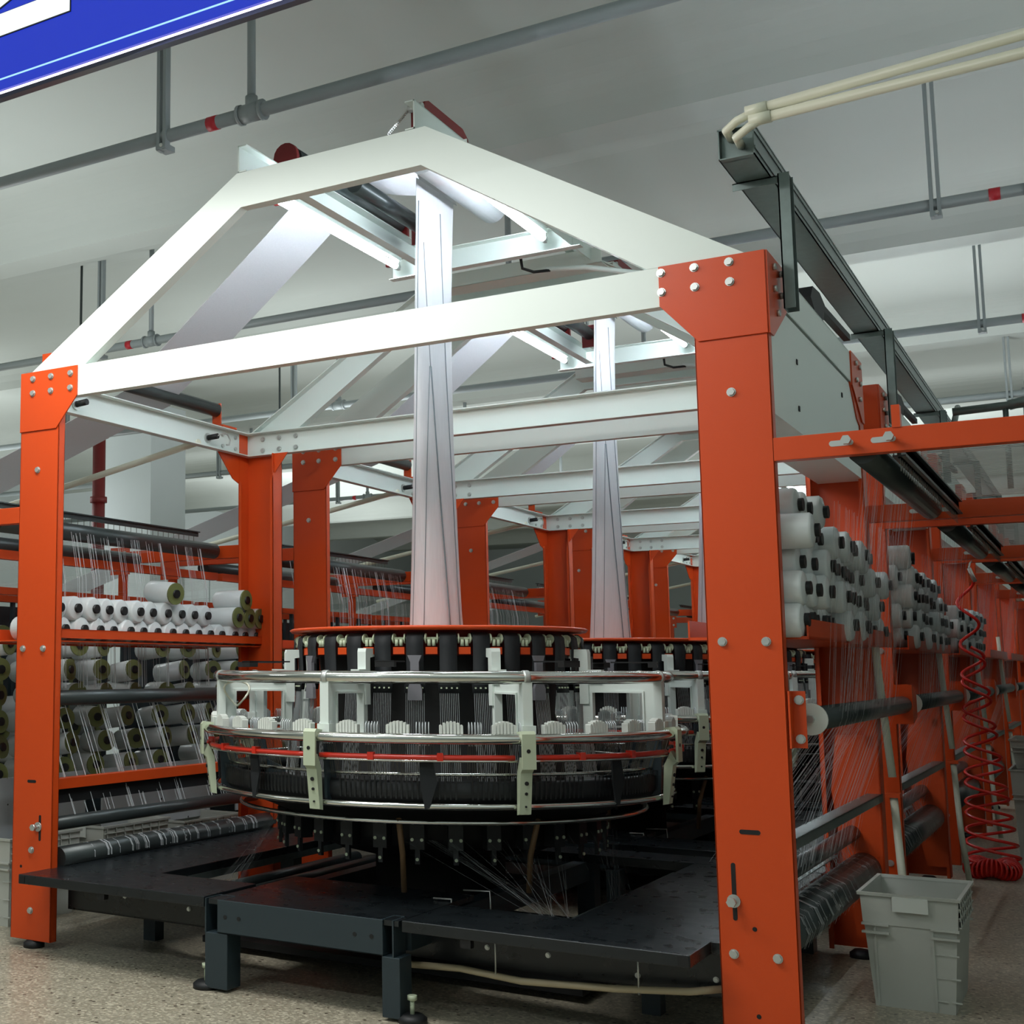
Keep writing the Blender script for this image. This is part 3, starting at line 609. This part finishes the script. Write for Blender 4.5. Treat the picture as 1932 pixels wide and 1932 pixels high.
# ------------------------------------------------------------------ fabric tube and flat web
def fabric(k):
    y0 = PIT*k; lab = ['nearest woven fabric tube rising through the front gable', 'woven fabric tube rising inside the second loom frame', 'woven fabric tube rising inside the third loom frame', 'woven fabric tube in the fourth loom frame', 'woven fabric tube in the fifth loom frame'][k]
    t = empty('woven_fabric', 'translucent white '+lab, 'fabric', (CX, CY+y0, 1.48), group='fabric tubes rising from the weaving heads')
    m = MB(); N = 48; nz = 24
    for i in range(nz+1):
        u = i/nz; f = u**.85; ax = .13*(1-f)+.006*f; ay = .13*(1-f)+.215*f
        for j in range(N):
            g = 2*PI*j/N; cx, cy = math.cos(g), math.sin(g)
            x = ax*cx; y = ay*cy*(1+.0*f)
            x *= 1-.12*math.exp(-((abs(cy)-.45)/.08)**2)*(1-f)
            m.v.append((x+.03*u*u*u, y+.01*u, u*2.18))
    for i in range(nz):
        for j in range(N): m.f.append((i*N+j, i*N+(j+1) % N, (i+1)*N+(j+1) % N, (i+1)*N+j)); m.sm.append(True)
    obj('tube', m, 'fabric', t)
    def sec(u): f = u**.85; return .13*(1-f)+.006*f, .13*(1-f)+.215*f
    def onskin(u, s_):      # point on the camera-side skin at a sideways offset s_ from the tube's middle
        ax, ay = sec(u); best = None
        for q in range(181):
            g = R(-170+q); x, y = ax*math.cos(g), ay*math.sin(g); nx, ny = math.cos(g)/ax, math.sin(g)/ay
            if nx*.42-ny*.905 <= 0: continue
            e = abs(x*.905+y*.42-s_)
            if best is None or e < best[0]: best = (e, x, y)
        return (best[1]+.0015+.03*u**3, best[2]-.0012+.01*u, u*2.18)
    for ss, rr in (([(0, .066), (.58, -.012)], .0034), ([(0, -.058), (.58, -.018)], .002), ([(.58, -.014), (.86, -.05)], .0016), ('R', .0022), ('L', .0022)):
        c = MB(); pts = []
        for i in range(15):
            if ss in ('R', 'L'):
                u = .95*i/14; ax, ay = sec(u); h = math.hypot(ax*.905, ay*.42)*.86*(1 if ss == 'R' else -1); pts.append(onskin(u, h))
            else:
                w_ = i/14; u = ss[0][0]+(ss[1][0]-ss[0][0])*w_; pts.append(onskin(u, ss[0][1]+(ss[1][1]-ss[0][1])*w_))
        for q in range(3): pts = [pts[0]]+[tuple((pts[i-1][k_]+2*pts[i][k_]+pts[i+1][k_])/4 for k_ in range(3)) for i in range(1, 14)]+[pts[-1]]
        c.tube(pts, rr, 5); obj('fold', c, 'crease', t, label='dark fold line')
    # over the rollers and down to the left
    path = [(1.784, 3.66), (1.77, 3.70), (1.66, 3.74), (1.45, 3.79), (1.34, 3.825), (1.27, 3.824), (1.225, 3.805), (.9, 3.545), (.4, 3.165), (.02, 2.885), (-.03, 2.83), (-.8, 2.585), (-1.6, 2.34), (-3.0, 1.92)]
    w = MB(); ya, yb = -.17, .27
    for (x, z) in path:
        w.v += [(x-CX, ya, z-1.48), (x-CX, yb, z-1.48), (x-CX, yb, z-1.48+.003), (x-CX, ya, z-1.48+.003)]
    for i in range(len(path)-1):
        for j in range(4): w.f.append((i*4+j, i*4+(j+1) % 4, i*4+4+(j+1) % 4, i*4+4+j)); w.sm.append(False)
    obj('flat_web', w, 'fabric', t, label='flat white fabric web sloping down to the left')
for k in range(5): fabric(k)

# ------------------------------------------------------------------ fluorescent lamps
def lamp(x, k, side):
    t = empty('fluorescent_lamp', 'glowing fluorescent tube under the %s gable, %s side of the fabric' % (NUM[k], side), 'lamp', (x, PIT*k, 3.45), group='fluorescent tubes under the gables')
    obj('tube', MB().cyl((0, .17, 0), (0, 1.42, 0), .016, 12), 'tube', t, label='lit tube')
    for y in (.15, 1.41): obj('end_cap', MB().cyl((0, y, 0), (0, y+.03, 0), .018, 12), 'steel', t)
    obj('batten', MB().box((-.011, .13, .035), (.011, 1.46, .055)), 'white', t)
    obj('socket', MB().box((-.008, .135, -.015), (.008, .155, .04)), 'pale', t); obj('socket', MB().box((-.008, 1.435, -.015), (.008, 1.455, .04)), 'pale', t)
for k in range(5):
    lamp(1.37, k, 'left'); lamp(2.19, k, 'right')

# ------------------------------------------------------------------ bobbins
def bobbin_proto(olive, label):
    t = empty('yarn_bobbin', label, 'bobbin')   # axis along +x, outer end at x=0
    r = .0625; rows = [(.0, .02), (-.001, .030), (-.007, .055), (-.016, r), (-.2, r), (-.208, .058), (-.22, .03)]
    m = MB(); n = 20
    for x, rr in rows:
        for j in range(n): g = 2*PI*j/n; m.v.append((x, rr*math.cos(g), rr*math.sin(g)))
    for i in range(len(rows)-1):
        for j in range(n): m.f.append((i*n+j, i*n+(j+1) % n, (i+1)*n+(j+1) % n, (i+1)*n+j)); m.sm.append(i in (2, 3, 4))
    obj('yarn', m, 'yarn', t)
    obj('core', MB().tube([(-.215, 0, 0), (.015, 0, 0)], .0235, 14), 'core', t, label='black core')
    if olive: obj('flange', MB().cyl((-.004, 0, 0), (.004, 0, 0), .061, 22), 'flange', t, label='olive green flange')
    return t
PW = bobbin_proto(False, 'w'); PO = bobbin_proto(True, 'o')
used = {'w': False, 'o': False}
def bob(kind, loc, label, group, rz=0, ry=0, roll=0):
    root = PW if kind == 'w' else PO
    if not used[kind]: used[kind] = True; o = root; o.location = loc; o['label'] = label
    else: o = dup(root, loc, label)
    o['group'] = group; o.rotation_euler = (roll, ry, rz); return o
# left shelf
GL = 'bobbins on the left orange shelf'
for i in range(16):
    bob('w', (.07+random.uniform(-.012, .008), .16+.126*i, 1.500), 'white bobbin, lower row of the left shelf, %s from near post' % NUM[i], GL, roll=random.random()*3)
for i in range(11):
    bob('w', (.075+random.uniform(-.012, .012), .24+.126*i, 1.606), 'white bobbin, upper row of the left shelf, %s from near post' % NUM[i], GL, roll=random.random()*3)
for i, (y, z, tx) in enumerate([(1.80, 1.606, 'leftmost'), (1.925, 1.606, 'middle'), (2.04, 1.606, 'rightmost')]):
    bob('o', (.10, y, z), 'green ended bobbin on the left shelf, %s of the three beside the rear post' % tx, GL)
bob('o', (.11, 1.87, 1.712), 'green ended bobbin lying on top of three others beside the rear post', GL)
bob('o', (.12, 1.14, 1.715), 'green ended bobbin tilted on top of the white bobbin row', GL, ry=R(6), rz=R(-12))
# right shelves
GR = 'bobbins stacked on the right hand shelf'
for k in range(3):
    rows = [(14, .245, 1.478), (15, .12, 1.58), (14, .2, 1.68), (12, .13, 1.78), (3, .22, 1.88)]
    if k == 2: rows = rows[:3]
    for ri, (n, y0, z) in enumerate(rows):
        for i in range(n):
            if random.random() < .06 and ri > 2: continue
            x = 3.575+random.uniform(-.05, .03)
            bob('w', (x, y0+.127*i+PIT*k, z+random.uniform(-.004, .004)), 'white bobbin on the %sright shelf, %s layer up, %s from near end' % (('', 'second ', 'third ')[k], NUM[ri], NUM[i]), GR+('', ' of the second loom', ' of the third loom')[k], rz=random.uniform(-.04, .04))
bob('w', (3.56, .112, 1.472), 'single large white bobbin resting at the near end of the right shelf', GR)

# ------------------------------------------------------------------ creel on the left
def creel(k):
    y0 = PIT*k
    t = empty('creel_rack', 'upright creel rack of dark poles and pegs left of the %s loom' % NUM[k], 'rack', (-.55, y0, 0), group='creel racks on the left')
    for j in range(7):
        obj('pole', MB().box((-.26, .2+j*.36-.012, 0), (-.235, .2+j*.36+.012, 1.72)), 'slate', t)
        if j < 6: obj('pole', MB().box((-.86, .36+j*.36-.012, 0), (-.835, .36+j*.36+.012, 1.72)), 'slate', t)
    obj('foot_rail', MB().box((-.28, .05, .0), (-.22, 2.55, .05)), 'slate', t); obj('foot_rail', MB().box((-.88, .05, .0), (-.82, 2.55, .05)), 'slate', t)
    obj('top_rail', MB().box((-.28, .05, 1.72), (-.22, 2.55, 1.76)), 'orange', t); obj('top_rail', MB().box((-.88, .05, 1.72), (-.82, 2.55, 1.76)), 'orange', t)
    obj('shade_sheet', MB().box((-.98, .1, .1), (-.965, 2.5, 1.70)), 'slate', t)  # added dark sheet standing in for the shade between the bobbins
    obj('guide_board', MB().box((.02, .1, .36), (.03, 1.15, .72)), 'board', t); obj('guide_board', MB().box((.02, 1.3, .36), (.03, 2.4, .72)), 'board', t)
    obj('overhead_roller', MB().cyl((-.25, .1, 2.0), (-.25, 1.95, 2.0), .045, 16), 'roller', t)
    obj('overhead_beam', MB().box((-.10, .05, 1.90), (-.05, 2.6, 1.95)), 'orange', t); obj('overhead_beam', MB().box((-1.5, .05, 1.80), (-1.45, 2.6, 1.85)), 'orange', t)
    return t
def creel_tapes(k):
    y0 = PIT*k; m = MB()
    for j in range(60):
        y = y0+.12+j*.032+random.uniform(-.008, .008); m.strip((-.9, y, 1.76+.06*random.random()), (-3.2, y+.1, 1.74+.06*random.random()), .006); m.strip((-.25, y, 2.08), (-3.2, y, 1.93), .006)
    tag(obj('tape_sheet', m, 'tape2', kind='stuff'), 'shiny white tapes running back over the creel left of the %s loom' % NUM[k], 'yarn')
for k in range(4): creel(k); creel_tapes(k)
for k in range(2):
    for j in range(9):
        for i in range(6):
            if k == 1 and (j < 0): continue
            if random.random() < .04: continue
            bob('o', (-.56+random.uniform(-.04, .03), PIT*k+.16+j*.29+.06*(i % 2), .74+.139*i), 'green ended creel bobbin, %s loom, front rack column %s, %s from bottom' % (NUM[k], NUM[j], NUM[i]), 'bobbins on the left creel racks', ry=R(random.uniform(-9, 2)), rz=R(random.uniform(-26, 12)))
for j in range(6):
    for i in range(6):
        if random.random() < .05: continue
        bob('o', (-1.05+random.uniform(-.04, .04), .24+j*.33+.06*(i % 2), .80+.139*i), 'green ended bobbin on the hind creel rack, column %s, %s from bottom' % (NUM[j], NUM[i]), 'bobbins on the left creel racks', ry=R(random.uniform(-9, 2)), rz=R(random.uniform(-26, 12)))

# ------------------------------------------------------------------ tape sheets (far too many to count)
def tapes(name, lab, segs, n, y0, y1, w=.004, m_='tape', clump=0):
    m = MB()
    for i in range(n):
        y = random.uniform(y0, y1)
        if clump: y = y0+(y1-y0)*(math.floor(random.random()*clump)+.15+.55*random.random())/clump
        dx = random.uniform(-.012, .012); pts = [(x+dx, y+random.uniform(-.01, .01)*0+q, z) for x, z, q in segs]
        for a, b in zip(pts, pts[1:]): m.strip(a, b, w*random.uniform(.6, 1.3), (0, 1, 0))
    return tag(obj(name, m, m_, kind='stuff'), lab, 'yarn')
for k in range(4):
    y = PIT*k
    tapes('yarn_tapes', 'clear tapes hanging from the right overhead roller of the %s loom to its low rollers' % NUM[k],
          [(3.725, 2.03, 0), (3.60, 1.13, 0), (3.46, .75, 0), (3.40, .48, 0)], 70 if k == 0 else 60, y+.45, y+1.9, .0045, 'tape', 14)
    tapes('yarn_tapes', 'second veil of clear tapes on the right of the %s loom slanting inward' % NUM[k],
          [(3.64, 1.9, 0), (3.585, 1.17, 0), (3.515, 1.12, 0), (3.15, .60, .02)], 60, y+.3, y+1.95, .0045, 'tape2' if k else 'tape', 16)
tapes('yarn_tapes', 'clear tapes hanging from the left overhead roller behind the shelf', [(-.17, 2.03, 0), (-.12, 1.78, 0), (-.10, 1.2, 0)], 70, .3, 1.85, .004, 'tape', 12)
tapes('yarn_tapes', 'bright tapes slanting down from the left guide roller to the orange bar', [(.01, 1.13, 0), (.07, .77, .10), (.11, .585, .14)], 46, .1, 1.75, .005, 'tape2', 11)
tapes('yarn_tapes', 'clear tapes wrapped between the two lowest left rollers', [(.20, .4585, 0), (.235, .447, 0), (.253, .418, 0), (.254, .39, 0)], 90, .25, 1.8, .006, 'tape', 14)
for k in range(2):
    tapes('yarn_tapes', 'clear tapes wrapped round the large low right roller of the %s loom' % NUM[k], [(3.36, .55, 0), (3.39, .47, 0), (3.42, .478, 0), (3.475, .455, 0), (3.498, .40, 0), (3.48, .35, 0)], 110, PIT*k+.2, PIT*k+1.9, .006, 'tape', 16)
for k in range(1, 4):
    tapes('yarn_tapes', 'veil of tapes on the left side of the %s loom' % NUM[k], [(-.17, 2.03, 0), (-.12, 1.78, 0), (-.10, 1.2, 0)], 70, PIT*k+.2, PIT*k+1.9, .004, 'tape', 14)
def fan(a, cent, r, z, a0, a1, n, lab):
    m = MB()
    for i in range(n):
        g = R(a0+(a1-a0)*random.random()); p = (CX+cent+r*math.cos(g), CY+r*math.sin(g), z)
        m.strip((a[0]+random.uniform(-.03, .03), a[1]+random.uniform(-.12, .12), a[2]), p, .0012, (1, 0, .3))
    tag(obj('yarn_fan', m, 'faint', kind='stuff'), lab, 'yarn')
fan((1.02, .30, .31), 0, .78, .63, 185, 235, 22, 'fan of clear tapes converging on the deck opening at left')
fan((2.62, .25, .33), 0, .76, .60, -80, -20, 26, 'fan of clear tapes running to the near right corner of the deck opening')
fan((2.60, 1.0, .33), 0, .80, .62, -25, 25, 18, 'fan of clear tapes running to the right edge of the deck opening')
m = MB()
for j in range(46):
    y = .10+j*.041; m.strip((3.9, y, 2.07), (5.6, y, 2.09), .028)  # tapes drawn wide to shade the aisle below
tag(obj('tape_sheet', m, 'tape2', kind='stuff'), 'flat tapes running overhead to the right behind the orange outrigger beam', 'yarn')
for k in (1, 2, 3, 4):
    m = MB()
    for j in range(40): y = PIT*k+.10+j*.047; m.strip((3.9, y, 2.06), (5.6, y, 2.07), .034)  # also widened to keep overhead light off the aisle
    tag(obj('tape_sheet', m, 'tape2', kind='stuff'), 'flat tapes running overhead to the right from the %s loom' % NUM[k], 'yarn')

# unseen racks added across the right aisle to shade it
for k in range(5):
    t = empty('creel_rack', 'unseen rack added to shade the right aisle, %s from the front' % NUM[k], 'rack', (5.15, 1.0+PIT*k, 0), group='unseen racks added to shade the right aisle')
    for j in range(6): obj('pole', MB().box((-.02, j*.48, 0), (.02, j*.48+.04, 1.95)), 'slate', t)
    for j in range(5): obj('guide_board', MB().box((.03, j*.48+.05, .1), (.045, j*.48+.47, 1.9)), 'slate', t)  # plain boards added to hold back side light
    obj('top_rail', MB().box((-.03, 0, 1.9), (.5, 2.5, 1.96)), 'orange', t)
# ------------------------------------------------------------------ cable tray with conduits
t = empty('cable_tray', 'dark galvanised cable tray running back above the right posts', 'cable tray', (3.45, -.09, 3.08), group=None)
m = MB().box((-.06, 0, 0), (.06, 14.5, .004)); m.box((-.06, 0, 0), (-.056, 14.5, .11)); m.box((.056, 0, 0), (.06, 14.5, .11)); m.box((-.062, .0, .106), (.062, 14.5, .112)); m.box((-.055, .03, .0), (.055, .035, .106))
m.box((.058, 0, .02), (.064, 14.5, .03)); m.box((.058, 0, .08), (.064, 14.5, .09))
obj('trunking', m, 'galv', t)
for k in range(6):
    y = .24+2.603*k
    m = MB().box((.085, y, -.50), (.09, y+.07, .0)); m.box((.085, y, -.50), (.125, y+.004, .0)); m.box((.085, y+.066, -.50), (.125, y+.07, .0))
    s_ = obj('strut', m, 'galv', t)
    m = MB().box((-.075, y+.02, -.028), (.12, y+.024, 0)); m.box((-.075, y+.02, -.004), (.12, y+.06, 0)); obj('arm', m, 'galv', s_)
def conduit(pts, lab, r=.018):
    t = empty('conduit', lab, 'pipe'); n = len(pts)
    obj('flexible_end', MB().tube(pts[:4], r*.82, 12), 'pvc', t); obj('pipe', MB().tube([pts[3], pts[-1]], r, 14), 'pvc', t)
    a, b = Vector(pts[3]), Vector(pts[-1]); d = (b-a).normalized(); obj('sleeve', MB().cyl(a-d*.05, a+d*.02, r*1.18, 14), 'pvc', t)
conduit([(3.43, -.06, 3.16), (3.435, -.16, 3.155), (3.48, -.20, 3.165), (3.56, -.2, 3.19), (6.6, -.25, 3.36)], 'cream conduit entering the end of the cable tray, upper of the two')
conduit([(3.46, -.05, 3.13), (3.47, -.17, 3.12), (3.52, -.20, 3.135), (3.57, -.2, 3.155), (6.6, -.2, 3.25)], 'cream conduit entering the end of the cable tray, lower of the two')
# air line with valve at right
t = empty('air_line', 'dark metal air pipe with a red handled valve beside the cable tray', 'pipe', (0, 5.3, 3.05))
obj('pipe', MB().cyl((3.62, 0, 0), (5.6, 0, .06), .028, 12), 'galv', t)
obj('pipe', MB().cyl((3.62, -.05, -.12), (3.62, .4, .1), .02, 10), 'galv', t)
obj('elbow', MB().tube([(3.95, 0, .01), (4.05, 0, .03), (4.12, 0, .0)], .035, 10), 'galv', t)
obj('drop_pipe', MB().cyl((3.93, 0, 0), (3.93, 0, -.55), .018, 10), 'galv', t)
v = obj('valve', MB().cyl((4.08, 0, -.07), (4.08, 0, .16), .035, 12), 'galv', t); obj('handle', MB().box((4.09, -.02, .13), (4.24, .02, .16)), 'redband', v, label='red handle')
# vertical white conduit on right
for k in range(4):
    y = PIT*k+1.95; xo = 3.56
    t = empty('conduit', 'white vertical conduit beside the rear right post of the %s loom' % NUM[k], 'pipe', (0, y, 0), group='white vertical conduits along the right side')
    obj('pipe', MB().tube([(xo-.05, 0, 1.62), (xo-.035, 0, 1.3), (xo, 0, .82)], .017, 10), 'pvc', t); obj('pipe', MB().tube([(xo, 0, .74), (xo+.02, -.0, .30), (xo+.05, -.02, .02)], .017, 10), 'pvc', t)
    obj('junction', MB().box((xo-.03, -.03, .73), (xo+.03, .03, .75)), 'orange', t)
# red coiled hose
t = empty('coiled_air_hose', 'red coiled air hose hanging and piled on the floor at right', 'hose', (3.68, 4.98, 0))
for q in (0, 1):
    pts = []; n = 260
    for i in range(n+1):
        u = i/n; z0_ = 1.88 if q == 0 else 1.45; z = z0_+(.10-z0_)*u
        v = (1.88-z)/1.78; rr = .052+.10*v**1.6; a = 2*PI*(6.0*v+2.2*v*v)+(.5+2.4*v)*q
        pts.append((rr*math.cos(a)-.03+.06*v, rr*.7*math.sin(a), z))
    obj('coil', MB().tube(pts, .0098, 8), 'hosered', t)
pile = MB(); pts = []
for i in range(760):
    u = i/760; A = 2*PI*u*1.6; a = i*.42; rr = .085+.045*math.cos(a)+.01*math.sin(A*2.3)
    pts.append((rr*math.cos(A)*1.15+.02, rr*math.sin(A), .062+.052*math.sin(a)+.012*math.sin(A*3)))
pile.tube(pts, .0075, 6); obj('piled_coil', pile, 'hosered', t)
obj('connector', MB().cyl((.03, 0, 1.87), (.0, 0, 1.96), .013, 8), 'steel', t)
obj('hose_hanger', MB().tube([(.0, 0, 1.96), (.0, .1, 2.0), (.0, .22, 2.02)], .006, 6), 'steel', t)

# ------------------------------------------------------------------ crates
def crate(name, label, cx, cy, w, d, h, rz=0, taper=.03, z0=0, handle=True, group=None):
    t = empty(name, label, 'crate', (cx, cy, z0), rz, group)
    def rect(a, b): return [(-a, -b), (a, -b), (a, b), (-a, b)]
    def shell(z1, z2, a1, b1, a2, b2, th=.004):
        m = MB(); vs_ = [(*p, z1) for p in rect(a1, b1)]+[(*p, z2) for p in rect(a2, b2)]+[(*p, z1) for p in rect(a1-th, b1-th)]+[(*p, z2) for p in rect(a2-th, b2-th)]
        fs_ = []
        for i in range(4): j = (i+1) % 4; fs_ += [(i, j, j+4, i+4), (8+j, 8+i, 12+i, 12+j), (4+i, 4+j, 12+j, 12+i), (j, i, 8+i, 8+j)]
        return m.add(vs_, fs_)
    W2, D2 = w/2, d/2; zr = h*.72
    wl_ = shell(0, zr, W2-taper, D2-taper, W2-.012, D2-.012)
    wl_.box((-W2+taper, -D2+taper, 0), (W2-taper, D2-taper, .006))
    obj('body', wl_, 'crate', t); obj('upper_wall', shell(zr, h-.005, W2-.008, D2-.008, W2-.002, D2-.002), 'crate', t)
    m = shell(h-.012, h, W2+.006, D2+.006, W2+.008, D2+.008, .014); obj('rim', m, 'crate', t)
    m = MB()
    for s in (-1, 1):
        for zz in (zr-.004, zr-.035):
            m.box((s*W2*.42, -D2-.004, zz), (s*W2*.98, -D2+.02, zz+.008))
            m.box((-W2*.98, s*D2-.006, zz), (W2*.98, s*D2+.004, zz+.008)) if s > 0 else None
    obj('rib', m, 'crate', t, kind='stuff')
    for x in (-.36*w, .22*w): obj('rib', MB().prism([(-D2+taper-.006, .01), (-D2+taper+.004, .01), (-D2+.016, zr), (-D2+.004, zr)], 'x', x-.004, x+.004), 'crate', t)
    m = MB()
    for x0 in (.23, .37):
        for z_ in (.1, .3, .5): m.box((x0*w, -D2+taper-.005-(taper-.012)*z_/.72, z_*h), (x0*w+.10*w, -D2+taper+.006-(taper-.012)*z_/.72, z_*h+.004))
    obj('rib', m, 'crate', t, kind='stuff')
    m = MB()
    for i in range(7):
        for j in range(3): m.box((W2-.004, -D2*.9+i*d*.13, zr+.012+j*.034), (W2+.0005, -D2*.9+i*d*.13+.012, zr+.036+j*.034))
        m.box((W2-.004, -D2*.9+i*d*.13, zr+.01), (W2+.004, -D2*.9+i*d*.13+.006, h-.012))
    for j in range(3): m.box((W2-.004, -D2*.95, zr+.012+j*.034), (W2+.004, D2*.95, zr+.016+j*.034))
    obj('lattice', m, 'crate', t)
    if handle: obj('handle_plate', MB().box((-W2*.32, -D2-.012, h-.065), (W2*.40, -D2-.004, h-.01)), 'pale', t)
    return t
crate('plastic_crate', 'empty white plastic crate standing open on the floor by the right post', 3.705, 1.335, .345, .54, .435, taper=.035)
GLC = 'white crates on the floor under the left creel'
crate('plastic_crate', 'white plastic crate on the floor left of the left orange post', -.50, .55, .45, .55, .44, group=GLC)
crate('plastic_crate', 'white lattice crate seen between the low left rollers', -.42, 1.25, .40, .60, .44, group=GLC)
crate('plastic_crate', 'white crate at the far end of the left creel floor', -.42, 2.0, .40, .60, .40, group=GLC)
crate('plastic_crate', 'pale crate on the floor far along the right aisle, lower of the stack', 4.02, 6.3, .5, .7, .62, handle=False)
crate('plastic_crate', 'pale crate on top of the stack far along the right aisle', 4.02, 6.3, .48, .66, .2, z0=.625, handle=False)
o = obj('carton', MB().box((4.0, 6.9, .0), (4.12, 7.1, 1.15)), 'pale'); tag(o, 'upright pale grey panel standing behind the crate stack on the right', 'panel')
